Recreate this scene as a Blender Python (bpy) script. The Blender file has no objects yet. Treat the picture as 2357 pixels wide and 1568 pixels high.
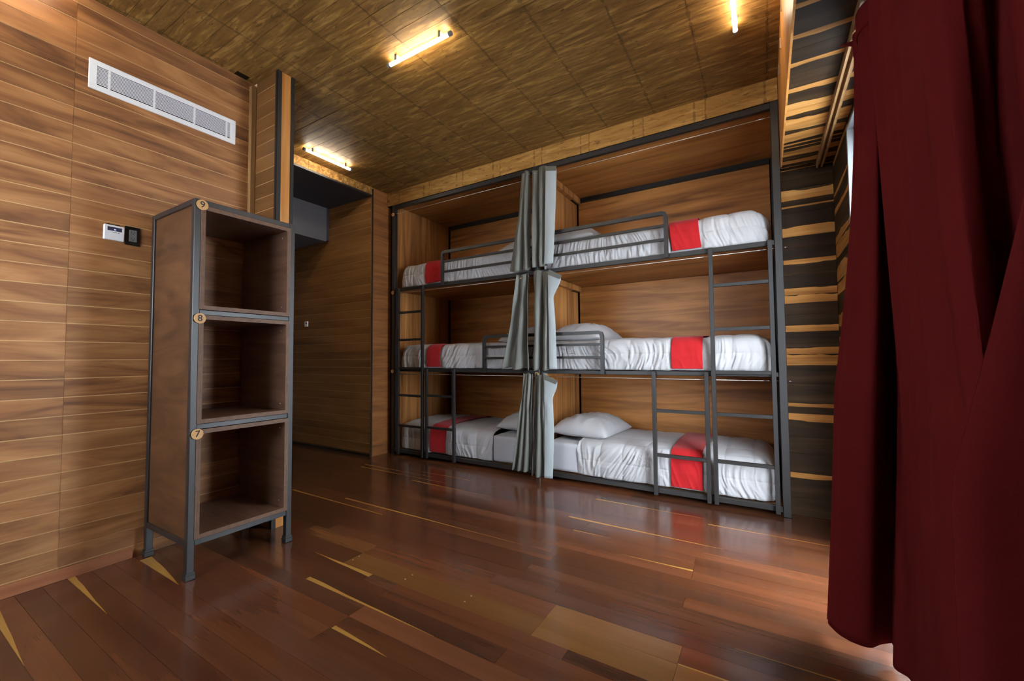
import bpy, bmesh, math, random
import numpy as np
from mathutils import Matrix, Vector
random.seed(7)
C = bpy.context.scene.collection
scene = bpy.context.scene
R = math.radians

# ------------------------------------------------------------------ camera
FPX = 961.44
yaw, pitch, roll = R(31.2581), R(2.293), R(-0.4359)
fwd = Vector((-math.sin(yaw)*math.cos(pitch), math.cos(yaw)*math.cos(pitch), math.sin(pitch)))
rt = Vector((math.cos(yaw), math.sin(yaw), 0)); up = rt.cross(fwd)
rt2 = math.cos(roll)*rt + math.sin(roll)*up
up2 = -math.sin(roll)*rt + math.cos(roll)*up
cam = bpy.data.cameras.new('camera'); camo = bpy.data.objects.new('camera', cam); C.objects.link(camo)
cam.sensor_width = 36; cam.lens = FPX*36/2357; cam.clip_start = .02
camo.matrix_world = Matrix(((rt2.x, up2.x, -fwd.x, 3.9232), (rt2.y, up2.y, -fwd.y, -3.5336), (rt2.z, up2.z, -fwd.z, 1.1382), (0, 0, 0, 1)))
scene.camera = camo

# ------------------------------------------------------------------ sky, exposure
SKY = 10.5
TUBE = 34.0
w = bpy.data.worlds.new('overcast_sky'); scene.world = w; w.use_nodes = True
bg = w.node_tree.nodes['Background']; bg.inputs[0].default_value = (.80, .90, 1.0, 1); bg.inputs[1].default_value = SKY
scene.view_settings.view_transform = 'Standard'; scene.view_settings.look = 'None'
scene.view_settings.gamma = 1; scene.view_settings.use_curve_mapping = False
scene.view_settings.exposure = 1.12

# ------------------------------------------------------------------ materials
def lin(c):
    return tuple(((v/255)/12.92 if v/255 <= .04045 else ((v/255+.055)/1.055)**2.4) for v in c) + (1,)
class NT:
    def __init__(s, name):
        s.m = bpy.data.materials.new(name); s.m.use_nodes = True
        s.t = s.m.node_tree; s.p = s.t.nodes['Principled BSDF']
    def n(s, typ, **kw):
        nd = s.t.nodes.new(typ)
        for k, v in kw.items(): setattr(nd, k, v)
        return nd
    def l(s, a, b): s.t.links.new(a, b)
    def ramp(s, fac, stops):
        r = s.n('ShaderNodeValToRGB'); e = r.color_ramp.elements
        while len(e) < len(stops): e.new(.5)
        for i, (p, c) in enumerate(stops):
            e[i].position = p; e[i].color = c if len(c) == 4 else lin(c)
        if fac is not None: s.l(fac, r.inputs[0])
        return r.outputs[0]
    def math(s, op, a, b=None, c=None, clamp=False):
        nd = s.n('ShaderNodeMath', operation=op); nd.use_clamp = clamp
        for i, v in enumerate((a, b, c)):
            if v is None: continue
            if isinstance(v, (int, float)): nd.inputs[i].default_value = v
            else: s.l(v, nd.inputs[i])
        return nd.outputs[0]
    def mix(s, fac, a, b, blend='MIX'):
        nd = s.n('ShaderNodeMix', data_type='RGBA', blend_type=blend)
        for k, v in ((0, fac), (6, a), (7, b)):
            if isinstance(v, (int, float)): nd.inputs[k].default_value = v
            elif isinstance(v, tuple): nd.inputs[k].default_value = v if len(v) == 4 else lin(v)
            else: s.l(v, nd.inputs[k])
        return nd.outputs[2]
    def coords(s, scale, rnd=31.0):
        tc = s.n('ShaderNodeTexCoord'); oi = s.n('ShaderNodeObjectInfo')
        vm = s.n('ShaderNodeVectorMath', operation='SCALE'); vm.inputs[0].default_value = (rnd, rnd*.7, rnd*1.3)
        s.l(oi.outputs['Random'], vm.inputs['Scale'])
        ad = s.n('ShaderNodeVectorMath', operation='ADD'); s.l(tc.outputs['Object'], ad.inputs[0]); s.l(vm.outputs[0], ad.inputs[1])
        mp = s.n('ShaderNodeMapping'); mp.inputs['Scale'].default_value = scale; s.l(ad.outputs[0], mp.inputs[0])
        s.oi = oi; s.tc = tc; s.addv = ad.outputs[0]
        return mp.outputs[0]
    def mapped(s, scale):
        mp = s.n('ShaderNodeMapping'); mp.inputs['Scale'].default_value = scale; s.l(s.addv, mp.inputs[0]); return mp.outputs[0]
    def noise(s, vec, scale, detail=3, rough=.5, dist=0):
        nd = s.n('ShaderNodeTexNoise'); nd.inputs['Scale'].default_value = scale; nd.inputs['Detail'].default_value = detail
        nd.inputs['Roughness'].default_value = rough; nd.inputs['Distortion'].default_value = dist
        if vec is not None: s.l(vec, nd.inputs['Vector'])
        return nd.outputs['Fac']
    def bump(s, h, strength=.2, dist=.01):
        b = s.n('ShaderNodeBump'); b.inputs['Strength'].default_value = strength; b.inputs['Distance'].default_value = dist
        s.l(h, b.inputs['Height']); s.l(b.outputs[0], s.p.inputs['Normal'])

def wood(name, stops, axis='x', rough=.5, length=1.1, cross=11.0, dist=.8, var=.25, grain=.22, spec=.4, coat=0, rnd=31., bump=.08):
    t = NT(name)
    t.name = name
    def sc(a, b):
        return {'x': (a, b, b), 'y': (b, a, b), 'z': (b, b, a)}[axis]
    v = t.coords(sc(length, cross), rnd)
    n1 = t.noise(v, 1.0, 3.5, .55, dist)
    n2 = t.noise(t.mapped(sc(length*.55, cross*.35)), 1.0, 2, .5, .6)
    fac = t.math('ADD', t.math('MULTIPLY', n1, .65), t.math('MULTIPLY', n2, .35))
    col = t.ramp(fac, stops)
    g = t.noise(t.mapped(sc(length*3.5, cross*16)), 1.0, 3, .6)
    gv = t.math('ADD', t.math('MULTIPLY', g, grain*2), 1 - grain)
    col = t.mix(1.0, col, gv, 'MULTIPLY')
    rv = t.math('ADD', t.math('MULTIPLY', t.oi.outputs['Random'], var*2), 1 - var)
    col = t.mix(1.0, col, rv, 'MULTIPLY')
    t.l(col, t.p.inputs['Base Color'])
    t.p.inputs['Roughness'].default_value = rough; t.p.inputs['Specular IOR Level'].default_value = spec
    t.p.inputs['Coat Weight'].default_value = coat
    t.bump(g, bump, .004)
    t.col = col
    return t

def plain(name, rgb, rough=.5, spec=.5, metal=0, nscale=0, namt=.12, bump=0):
    t = NT(name)
    t.p.inputs['Roughness'].default_value = rough; t.p.inputs['Specular IOR Level'].default_value = spec; t.p.inputs['Metallic'].default_value = metal
    v = t.coords((1, 1, 1), 13.)
    n = t.noise(v, nscale or 8., 4, .6)
    col = t.mix(1.0, lin(rgb), t.math('ADD', t.math('MULTIPLY', n, namt*2), 1 - namt), 'MULTIPLY')
    t.l(col, t.p.inputs['Base Color'])
    if bump: t.bump(n, bump, .003)
    return t.m

M = {}
M['board'] = wood('brown_veneer_board', [(.34, (94, 58, 33)), (.44, (134, 88, 52)), (.53, (158, 107, 64)), (.66, (182, 130, 82))], 'y', .48, .9, 6.5, 2.2, .10, rnd=.35)
TB = M['board']; M['board'] = TB.m
M['board_x'] = wood('dark_brown_board', [(.30, (92, 60, 30)), (.45, (112, 75, 39)), (.58, (126, 86, 46)), (.72, (140, 98, 54))], 'x', .45, .9, 7, .6, .12).m
M['hall_board'] = wood('hall_board', [(.30, (98, 66, 30)), (.45, (126, 87, 43)), (.58, (144, 102, 54)), (.72, (158, 114, 62))], 'x', .45, .9, 7, .6, .10).m
M['joint'] = plain('pale_joint', (206, 168, 120), .8, .2)
M['joint_dark'] = plain('dark_joint', (34, 22, 12), .9, .1)
M['ply_red'] = wood('reddish_plywood', [(.3, (96, 58, 28)), (.48, (132, 82, 42)), (.62, (150, 96, 52)), (.78, (164, 110, 64))], 'y', .5, 1.3, 22, 1.2, .10).m
M['panel_x'] = wood('bunk_back_plywood', [(.30, (96, 56, 24)), (.43, (148, 94, 44)), (.56, (178, 118, 60)), (.72, (194, 136, 74))], 'x', .42, .75, 9, 1.3, .10).m
M['panel_z'] = wood('divider_plywood', [(.30, (96, 58, 28)), (.42, (150, 98, 52)), (.55, (182, 126, 70)), (.75, (198, 144, 86))], 'z', .45, .7, 16, .9, .06).m
M['panel_light'] = wood('light_pine_panel', [(.28, (150, 92, 42)), (.45, (190, 126, 62)), (.6, (208, 146, 78)), (.78, (220, 162, 92))], 'z', .38, .9, 14, 1.0, .04).m
M['trim'] = wood('tan_trim_wood', [(.3, (120, 88, 54)), (.5, (150, 112, 70)), (.7, (168, 130, 86))], 'z', .5, 2, 20, .4, .05).m
M['base'] = wood('reddish_skirting', [(.3, (128, 74, 46)), (.5, (156, 96, 62)), (.7, (176, 114, 78))], 'y', .5, 1.5, 20, .4, .06).m
M['locker_ply'] = wood('dark_stained_plywood', [(.28, (72, 48, 37)), (.48, (98, 69, 54)), (.62, (114, 82, 65)), (.78, (130, 96, 78))], 'x', .42, 1.6, 13, 1.4, .10, bump=.04).m
M['locker_side'] = wood('brown_locker_side', [(.30, (54, 33, 18)), (.44, (78, 49, 28)), (.56, (92, 59, 35)), (.72, (108, 71, 43))], 'x', .5, 2.2, 8, 1.6, .05).m

# laminated ply edge: dark and light layers
t = NT('plywood_edge')
t.coords((1, 1, 1), 0.)
nz = t.noise(t.mapped((6, 3, 3)), 6, 3)
oc = t.n('ShaderNodeSeparateXYZ'); t.l(t.tc.outputs['Generated'], oc.inputs[0])
def ply_edge(name, ch):
    t = NT(name); t.coords((1, 1, 1), 0.)
    sx = t.n('ShaderNodeSeparateXYZ'); t.l(t.tc.outputs['Generated'], sx.inputs[0])
    wv = t.math('SINE', t.math('MULTIPLY', sx.outputs[ch], 34.0))
    n = t.noise(t.mapped((30, 30, 30)), 1, 3)
    f = t.math('ADD', t.math('MULTIPLY', wv, .30), t.math('ADD', t.math('MULTIPLY', n, .4), .3))
    t.l(t.ramp(f, [(.2, (54, 35, 24)), (.5, (96, 66, 46)), (.8, (142, 106, 80))]), t.p.inputs['Base Color'])
    t.p.inputs['Roughness'].default_value = .6
    return t.m
bpy.data.materials.remove(t.m)
M['edge_y'] = ply_edge('plywood_edge_upright', 1)
M['edge_z'] = ply_edge('plywood_edge_level', 2)

# ceiling: printed wood panels, lens-shaped pale flecks along x
def ceil_mat(name, stops, rough=.62, cross=9.0):
    t = NT(name)
    v = t.coords((3.0, 22, 22), 17.)
    n1 = t.noise(v, 1.0, 2.5, .55, 1.2)
    n2 = t.noise(t.mapped((7, 40, 40)), 1, 3, .6, .8)
    n3 = t.noise(t.mapped((1.2, 1.5, 1.2)), 1, 2)
    f = t.math('ADD', t.math('MULTIPLY', n1, .6), t.math('ADD', t.math('MULTIPLY', n2, .25), t.math('MULTIPLY', n3, .15)))
    col = t.ramp(f, stops)
    rv = t.math('ADD', t.math('MULTIPLY', t.oi.outputs['Random'], .12), .94)
    col = t.mix(1, col, rv, 'MULTIPLY')
    fk = t.noise(t.mapped((4.5, 30, 30)), 1, 2, .5, .7)
    fm = t.math('MULTIPLY', t.math('SUBTRACT', fk, .57, clamp=True), 9.0, clamp=True)
    col = t.mix(t.math('MULTIPLY', fm, .55), col, stops[-1][1])
    fk2 = t.noise(t.mapped((9, 26, 26)), 1.3, 3, .6, 1.4)
    fm2 = t.math('MULTIPLY', t.math('SUBTRACT', fk2, .60, clamp=True), 10.0, clamp=True)
    col = t.mix(t.math('MULTIPLY', fm2, .6), col, (58, 36, 14))
    # printed cross marks every 0.4 m along the panel
    sx = t.n('ShaderNodeSeparateXYZ'); t.l(t.tc.outputs['Object'], sx.inputs[0])
    fr = t.math('FRACT', t.math('ADD', t.math('DIVIDE', sx.outputs[0], .4), .5))
    dd = t.math('ABSOLUTE', t.math('SUBTRACT', fr, .5))
    nn = t.noise(t.mapped((0.6, 25, 25)), 1, 2)
    mk = t.math('LESS_THAN', dd, t.math('MULTIPLY', t.math('SUBTRACT', nn, .36, clamp=True), .12))
    col = t.mix(t.math('MULTIPLY', mk, .42), col, (52, 32, 12))
    t.l(col, t.p.inputs['Base Color']); t.p.inputs['Roughness'].default_value = rough; t.p.inputs['Specular IOR Level'].default_value = .25
    t.bump(n2, .06, .004)
    return t.m
M['ceil'] = ceil_mat('printed_ceiling_panel', [(.30, (80, 52, 20)), (.44, (112, 79, 36)), (.56, (130, 95, 46)), (.66, (170, 130, 72))])
M['fascia'] = ceil_mat('printed_fascia_panel', [(.30, (108, 74, 30)), (.44, (150, 108, 52)), (.56, (168, 124, 64)), (.68, (190, 148, 86))])

# floor planks: red-brown heartwood, pale sapwood wedge along one edge
t = NT('glossy_floor_plank')
v = t.coords((.7, 11, 11), 41.)
n1 = t.noise(v, 1, 2, .45, .15); n2 = t.noise(t.mapped((.7, 3, 3)), 1, 2)
g = t.noise(t.mapped((3, 170, 170)), 1, 3, .6)
f = t.math('ADD', t.math('MULTIPLY', n1, .5), t.math('MULTIPLY', n2, .5))
sep = t.n('ShaderNodeSeparateColor'); t.l(t.oi.outputs['Color'], sep.inputs[0])
red = t.ramp(f, [(.25, (72, 39, 24)), (.5, (93, 53, 32)), (.75, (112, 68, 43))])
tan = t.ramp(f, [(.25, (104, 67, 32)), (.5, (130, 87, 44)), (.75, (148, 104, 57))])
drk = t.ramp(f, [(.25, (54, 32, 22)), (.5, (70, 44, 31)), (.75, (87, 56, 41))])
tone = sep.outputs[0]
col = t.mix(t.math('MULTIPLY', t.math('SUBTRACT', .45, tone, clamp=True), 2.2, clamp=True), red, drk)
col = t.mix(t.math('MULTIPLY', t.math('SUBTRACT', tone, .8, clamp=True), 5., clamp=True), col, tan)
rv = t.math('ADD', t.math('MULTIPLY', t.oi.outputs['Random'], .5), .75)
col = t.mix(1, col, rv, 'MULTIPLY')
col = t.mix(1, col, t.math('ADD', t.math('MULTIPLY', g, .3), .85), 'MULTIPLY')
ox = t.n('ShaderNodeSeparateXYZ'); t.l(t.tc.outputs['Object'], ox.inputs[0])
u = t.math('DIVIDE', t.math('ABSOLUTE', ox.outputs[0]), t.math('ADD', t.math('MULTIPLY', sep.outputs[2], 4.), .001))
wn = t.noise(t.mapped((2.2, .01, .01)), 1, 2)
wid = t.math('MULTIPLY', t.math('MULTIPLY', sep.outputs[1], .1), t.math('MULTIPLY', t.math('SUBTRACT', 1.0, u, clamp=True), t.math('ADD', t.math('MULTIPLY', wn, 1.4), .5)))
msk = t.math('LESS_THAN', t.math('ABSOLUTE', ox.outputs[1]), wid)
gold = t.mix(1, (164, 122, 58), t.math('ADD', t.math('MULTIPLY', g, .4), .8), 'MULTIPLY')
col = t.mix(msk, col, gold)
t.l(col, t.p.inputs['Base Color'])
t.l(t.math('ADD', t.math('MULTIPLY', t.noise(t.mapped((3, 6, 3)), 1, 4), .16), .13), t.p.inputs['Roughness'])
t.p.inputs['Specular IOR Level'].default_value = .5
t.p.inputs['Coat Weight'].default_value = .25; t.p.inputs['Coat Roughness'].default_value = .12
t.bump(n2, .03, .01)
M['floor'] = t.m

# dark slabs with wavy tan sapwood: object colour = (tone, tan share low edge, tan share high edge)
def slab(name, axis):
    t = NT(name)
    s = {'x': (1.2, 14, 14), 'y': (14, 1.2, 14)}[axis]
    v = t.coords(s, 23.)
    n1 = t.noise(v, 1, 4, .55, .7)
    sep = t.n('ShaderNodeSeparateColor'); t.l(t.oi.outputs['Color'], sep.inputs[0])
    dk = t.ramp(n1, [(.3, (37, 25, 13)), (.5, (50, 35, 20)), (.7, (68, 49, 29))])
    tn = t.ramp(n1, [(.3, (140, 92, 42)), (.5, (176, 122, 62)), (.7, (196, 144, 82))])
    gs = t.n('ShaderNodeSeparateXYZ'); t.l(t.tc.outputs['Generated'], gs.inputs[0])
    across = gs.outputs[2] if axis == 'y' or name.endswith('wall') else gs.outputs[1]
    wv = t.noise(t.mapped({'x': (3.2, .01, .01), 'y': (.01, 3.2, .01)}[axis]), 1, 3)
    wob = t.math('ADD', t.math('MULTIPLY', wv, 1.8), .1)
    lo = t.math('LESS_THAN', across, t.math('MULTIPLY', sep.outputs[1], wob))
    hi = t.math('GREATER_THAN', across, t.math('SUBTRACT', 1.0, t.math('MULTIPLY', sep.outputs[2], wob)))
    col = t.mix(t.math('MAXIMUM', lo, hi), dk, tn)
    col = t.mix(1, col, t.math('ADD', t.math('MULTIPLY', t.oi.outputs['Random'], .3), .85), 'MULTIPLY')
    g = t.noise(t.mapped({'x': (4, 160, 160), 'y': (160, 4, 160)}[axis]), 1, 3)
    col = t.mix(1, col, t.math('ADD', t.math('MULTIPLY', g, .4), .8), 'MULTIPLY')
    t.l(col, t.p.inputs['Base Color']); t.p.inputs['Roughness'].default_value = .6; t.p.inputs['Specular IOR Level'].default_value = .15
    return t.m
M['slab_wall'] = slab('two_tone_slab_wall', 'x')
M['slab_soffit'] = slab('two_tone_slab_soffit', 'x')
M['slab_y'] = slab('two_tone_slab_side', 'y')

M['steel'] = plain('charcoal_steel', (41, 39, 38), .38, .5, 0, 14, .14)
M['black'] = plain('black_angle_iron', (34, 31, 28), .5, .4, 0, 12, .15)
M['grey_paint'] = plain('dark_grey_paint', (92, 90, 94), .6, .3, 0, 5, .06)
M['soffit_dark'] = plain('charcoal_soffit_paint', (54, 50, 54), .6, .3, 0, 5, .06)
M['white'] = plain('white_plastic', (232, 234, 236), .4, .5, 0, 3, .02)
M['alu'] = plain('white_aluminium', (140, 145, 146), .4, .5, 0, 3, .04)
M['dark_hole'] = plain('dark_recess', (8, 9, 16), .8, .1)
M['wire'] = plain('bright_wire', (215, 212, 205), .3, .7, .3)
M['chrome'] = plain('chrome', (210, 214, 220), .2, .5, .9)
M['black_plate'] = plain('black_gloss_plate', (22, 22, 22), .15, .5)
M['grey_plastic'] = plain('grey_plastic', (112, 114, 110), .45, .4)
M['lcd'] = plain('lcd_screen', (56, 60, 84), .15, .5)
M['disc'] = wood('pale_wood_disc', [(.3, (190, 140, 84)), (.5, (208, 158, 100)), (.7, (220, 174, 116))], 'y', .5, 2, 20, .4, .03).m
M['ink'] = plain('black_ink', (22, 20, 18), .5, .3)
M['sky_block'] = plain('pale_concrete', (170, 172, 172), .8, .2, 0, 4, .1)

def cloth(name, rgb, rough=.85, sheen=.2, weave=900, bump=.08, var=.06, sp=.2):
    t = NT(name); v = t.coords((1, 1, 1), 9.)
    n = t.noise(v, weave, 2, .6); n2 = t.noise(v, 5, 3)
    col = t.mix(1, lin(rgb), t.math('ADD', t.math('MULTIPLY', n2, var*2), 1 - var), 'MULTIPLY')
    col = t.mix(1, col, t.math('ADD', t.math('MULTIPLY', n, .16), .92), 'MULTIPLY')
    t.l(col, t.p.inputs['Base Color']); t.p.inputs['Roughness'].default_value = rough
    t.p.inputs['Sheen Weight'].default_value = sheen; t.p.inputs['Specular IOR Level'].default_value = sp
    t.bump(n, bump, .002)
    return t.m
M['linen'] = cloth('white_cotton', (172, 170, 171), .7, .1, 700, .04, .02)
M['sheet'] = cloth('white_sheet', (176, 176, 181), .7, .1, 700, .04, .02)
M['red'] = cloth('red_cotton', (168, 24, 28), .8, .1, 600, .12, .05)
M['grey_cloth'] = cloth('grey_curtain_cloth', (94, 94, 87), .5, .1, 500, .06, .06, .4)
M['liner'] = cloth('white_curtain_lining', (156, 163, 164), .7, .1, 500, .04, .02)
M['maroon'] = cloth('maroon_curtain_cloth', (97, 28, 29), 1.0, 0, 420, .3, .10, .02)

# glass: fresnel mix of clear and mirror
t = NT('window_glass'); t.t.nodes.remove(t.p)
out = [n for n in t.t.nodes if n.type == 'OUTPUT_MATERIAL'][0]
tr = t.n('ShaderNodeBsdfTransparent'); gl = t.n('ShaderNodeBsdfGlossy'); gl.inputs['Roughness'].default_value = .02
lw = t.n('ShaderNodeLayerWeight'); lw.inputs[0].default_value = .5; mx = t.n('ShaderNodeMixShader')
t.l(t.math('ADD', t.math('MULTIPLY', t.math('POWER', lw.outputs['Facing'], 5.0), .9), .04), mx.inputs[0]); t.l(tr.outputs[0], mx.inputs[1]); t.l(gl.outputs[0], mx.inputs[2]); t.l(mx.outputs[0], out.inputs[0])
M['glass'] = t.m
def emit(name, rgb, s):
    t = NT(name); t.p.inputs['Base Color'].default_value = lin((240, 240, 235))
    t.p.inputs['Emission Color'].default_value = rgb; t.p.inputs['Emission Strength'].default_value = s
    return t.m
M['tube'] = emit('lit_tube', (1.0, .86, .63, 1), TUBE)
M['tube_cool'] = emit('lit_tube_cool', (1.0, .90, .74, 1), TUBE*1.1)
M['tube_dim'] = emit('lit_tube_corridor', (1.0, .84, .60, 1), TUBE*1.0)
M['lcd_icon'] = emit('lcd_icon', (.15, .25, 1, 1), .8)

# ------------------------------------------------------------------ mesh helpers
def link(name, me, mat, parent=None, loc=None):
    o = bpy.data.objects.new(name, me); C.objects.link(o)
    if mat is not None and not me.materials: me.materials.append(mat)
    if loc is not None: o.location = loc
    if parent is not None: o.parent = parent
    return o
def badd(bm, x0, x1, y0, y1, z0, z1):
    v = [bm.verts.new(p) for p in ((x0, y0, z0), (x1, y0, z0), (x1, y1, z0), (x0, y1, z0), (x0, y0, z1), (x1, y0, z1), (x1, y1, z1), (x0, y1, z1))]
    for f in ((0, 3, 2, 1), (4, 5, 6, 7), (0, 1, 5, 4), (1, 2, 6, 5), (2, 3, 7, 6), (3, 0, 4, 7)):
        bm.faces.new([v[i] for i in f])
def fin(bm, name, bevel=0, smooth=False):
    if bevel: bmesh.ops.bevel(bm, geom=list(bm.edges), offset=bevel, segments=1, affect='EDGES', profile=.7)
    bmesh.ops.recalc_face_normals(bm, faces=bm.faces)
    me = bpy.data.meshes.new(name); bm.to_mesh(me); bm.free()
    if smooth:
        for p in me.polygons: p.use_smooth = True
    return me
def box(name, b, mat, parent=None, bevel=0, origin=None):
    """box (x0,x1,y0,y1,z0,z1) in the parent's space, with its origin at a corner or at `origin`"""
    o = Vector(origin) if origin else Vector((b[0], b[2], b[4]))
    bm = bmesh.new(); badd(bm, b[0]-o.x, b[1]-o.x, b[2]-o.y, b[3]-o.y, b[4]-o.z, b[5]-o.z)
    return link(name, fin(bm, name, bevel), mat, parent, o)
def boxes(name, bs, mat, parent=None, bevel=0, origin=(0, 0, 0)):
    bm = bmesh.new(); o = Vector(origin)
    for b in bs: badd(bm, b[0]-o.x, b[1]-o.x, b[2]-o.y, b[3]-o.y, b[4]-o.z, b[5]-o.z)
    return link(name, fin(bm, name, bevel), mat, parent, o)
def struct(o):
    o['kind'] = 'structure'; return o
def thing(name, loc, label, cat, group=None):
    o = bpy.data.objects.new(name, None); C.objects.link(o); o.location = loc; o.empty_display_size = .1
    tag(o, label, cat, group); return o
def tag(o, label, cat, group=None):
    o['label'] = label; o['category'] = cat
    if group: o['group'] = group
    return o
def cyl(name, p0, p1, r, mat, parent=None, n=14, caps=True):
    p0, p1 = Vector(p0), Vector(p1); d = (p1-p0)
    bm = bmesh.new(); bmesh.ops.create_cone(bm, cap_ends=caps, segments=n, radius1=r, radius2=r, depth=d.length)
    q = d.to_track_quat('Z', 'Y').to_matrix().to_4x4(); bmesh.ops.transform(bm, matrix=q, verts=bm.verts)
    me = fin(bm, name)
    for p in me.polygons: p.use_smooth = len(p.vertices) == 4
    return link(name, me, mat, parent, (p0+p1)/2)
def text(body, size, mat, parent, loc, rot, extrude=.0012):
    cu = bpy.data.curves.new('numeral', 'FONT'); cu.body = body; cu.size = size; cu.extrude = extrude
    cu.align_x = 'CENTER'; cu.align_y = 'CENTER'
    tmp = bpy.data.objects.new('tmp', cu); C.objects.link(tmp)
    dg = bpy.context.evaluated_depsgraph_get(); me = bpy.data.meshes.new_from_object(tmp.evaluated_get(dg))
    bpy.data.objects.remove(tmp); bpy.data.curves.remove(cu)
    me.name = 'numeral'; me.materials.clear(); me.materials.append(mat)
    o = link('numeral', me, mat, parent, loc); o.rotation_euler = rot; return o
def grid_mesh(name, P, mat, parent=None, closed_v=False, loc=None, solid=0, caps=False):
    nu, nv, _ = P.shape
    idx = np.arange(nu*nv).reshape(nu, nv)
    a = idx[:-1, :-1].ravel(); b = idx[1:, :-1].ravel(); c = idx[1:, 1:].ravel(); d = idx[:-1, 1:].ravel()
    F = np.stack([a, b, c, d], 1).tolist()
    if caps: F.append(list(idx[0, ::-1])); F.append(list(idx[-1, :]))
    me = bpy.data.meshes.new(name); me.from_pydata(P.reshape(-1, 3).tolist(), [], F)
    for p in me.polygons: p.use_smooth = True
    o = link(name, me, mat, parent, loc)
    if solid:
        md = o.modifiers.new('thickness', 'SOLIDIFY'); md.thickness = solid; md.offset = 0
    return o
def _h(i, j, s):
    n = (i*374761393 + j*668265263 + s*974634541) & 0x7fffffff
    n = (n ^ (n >> 13))*1274126177 & 0x7fffffff
    return ((n ^ (n >> 16)) & 0xffff)/65535.0
def vn(x, y, s):
    x = np.asarray(x, float); y = np.asarray(y, float); x, y = np.broadcast_arrays(x, y)
    i = np.floor(x).astype(np.int64); j = np.floor(y).astype(np.int64); u = x-i; v = y-j
    u = u*u*u*(u*(u*6-15)+10); v = v*v*v*(v*(v*6-15)+10)
    a = _h(i, j, s); b = _h(i+1, j, s); c = _h(i, j+1, s); d = _h(i+1, j+1, s)
    return (a*(1-u)+b*u)*(1-v) + (c*(1-u)+d*u)*v
def catmull(K, ts):
    """points K (n,k) sampled at ts in 0..n-1"""
    K = np.asarray(K, float); n = len(K); out = []
    for t in ts:
        i = min(int(t), n-2); u = t-i
        p0, p1, p2, p3 = K[max(i-1, 0)], K[i], K[i+1], K[min(i+2, n-1)]
        out.append(.5*((2*p1) + (p2-p0)*u + (2*p0-5*p1+4*p2-p3)*u*u + (3*p1-p0-3*p2+p3)*u**3))
    return np.array(out)

# ================================================================== ROOM SHELL
XL, HC, YB = .763, 3.158, -4.6           # left wall face, ceiling height, wall behind the camera
XR, YR = 4.36, .10                        # window wall face, short wall beside the bunks
XS, ZS = 4.05, 2.49                       # bulkhead face, bulkhead underside
GAP = .0023

def shared_boards(parent, mat, xs, zs, face, horiz='y', jitter=.0008):
    pass

PITCH = .0977
# --- left wall: grooved boards, two sheets with a seam at y = -2.873
wl = struct(box('wall_left', (XL-.16, XL-.0022, YB, -1.95, 0, HC), M['joint']))
TB.tc.object = wl
zs = [.066 + PITCH*k for k in range(0, 32)]
edges = [.0] + zs + [HC]
cache = {}
for (ya, yb) in ((-2.8722, -1.953), (YB, -2.8738)):
    for a, b in zip(edges[:-1], edges[1:]):
        if b-a < .012: continue
        key = (ya, round(b-a, 4))
        if key not in cache:
            bm = bmesh.new(); badd(bm, -.006, 0, 0, yb-ya, GAP, b-a-GAP); cache[key] = fin(bm, 'board')
            cache[key].materials.append(M['board'])
        o = link('board', cache[key], None, wl, (XL + random.uniform(-.0004, .0004), ya, a))
        o.location -= wl.location
# --- other helper for boards facing -y
def boards_y(parent, x0, x1, yface, edges, mat, gap=GAP):
    ca = {}
    for a, b in zip(edges[:-1], edges[1:]):
        if b-a < .012: continue
        k = round(b-a, 4)
        if k not in ca:
            bm = bmesh.new(); badd(bm, 0, x1-x0, 0, .006, gap, b-a-gap); ca[k] = fin(bm, 'board'); ca[k].materials.append(mat)
        o = link('board', ca[k], None, parent, Vector((x0, yface + random.uniform(-.0003, .0003), a)) - parent.location)
bl = struct(box('baseboard_left', (XL-.001, XL+.013, YB, -2.575, 0, .056), M['base'], None, .0015))
tr1 = struct(box('trim_1', (XL-.002, XL+.03, -1.985, -1.948, 0, HC-.035), M['trim'], None, .004))

# --- column beside the locker
YC, XC = -1.947, 1.068
wc = struct(box('wall_column', (XL-.1, XC-.006, YC+.0024, YC+.112, 0, HC), M['joint']))
boards_y(wc, XL+.03, XC-.024, YC, [0, .05] + [.138 + PITCH*k for k in range(0, 31)] + [HC], M['board_x'])
pn = box('panel', (XC-.008, XC, YC+.028, YC+.092, 0, HC), M['panel_light'], wc); pn.location -= wc.location
for (b) in ((XC-.026, XC+.003, YC-.003, YC+.002, 0, HC), (XC-.002, XC+.004, YC-.003, YC+.026, 0, HC), (XC-.002, XC+.004, YC+.093, YC+.118, 0, HC)):
    q = box('angle_iron', b, M['black'], wc); q.location -= wc.location
q = box('power_plate', (XC-.10, XC-.04, YC-.006, YC+.001, .03, .08), M['grey_plastic'], wc); q.location -= wc.location

# --- corridor
wp = struct(box('wall_passage', (-2.6, -.004, -.2256, -.10, 0, HC), M['joint']))
boards_y(wp, -2.6, -.012, -.228, [.03] + [.054 + .0977*k for k in range(0, 31)] + [3.055], M['hall_board'])
for b in ((-.014, .003, -.2315, -.227, 0, 3.14), (-.002, .0045, -.2315, -.212, 0, 3.14)):
    q = box('angle_iron', b, M['black'] if b[1] > .004 else M['trim'], wp); q.location -= wp.location
q = box('skirting', (-2.6, -.012, -.2325, -.2235, 0, .032), M['black'], wp); q.location -= wp.location
wbe = struct(box('wall_bunk_end', (-.14, -.004, -.225, .06, 0, HC), M['joint']))
for a, b in ((0, 2.378), (2.381, HC)):
    q = box('panel', (-.008, 0, -.212, .06, a, b), M['ply_red'], wbe); q.location -= wbe.location
wh = struct(box('wall_hall_south', (-2.7, XL-.1, YC+.005, YC+.112, 0, HC), M['board_x']))
we = struct(box('wall_hall_end', (-2.72, -2.6, YC, -.1, 0, HC), M['grey_paint']))
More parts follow.
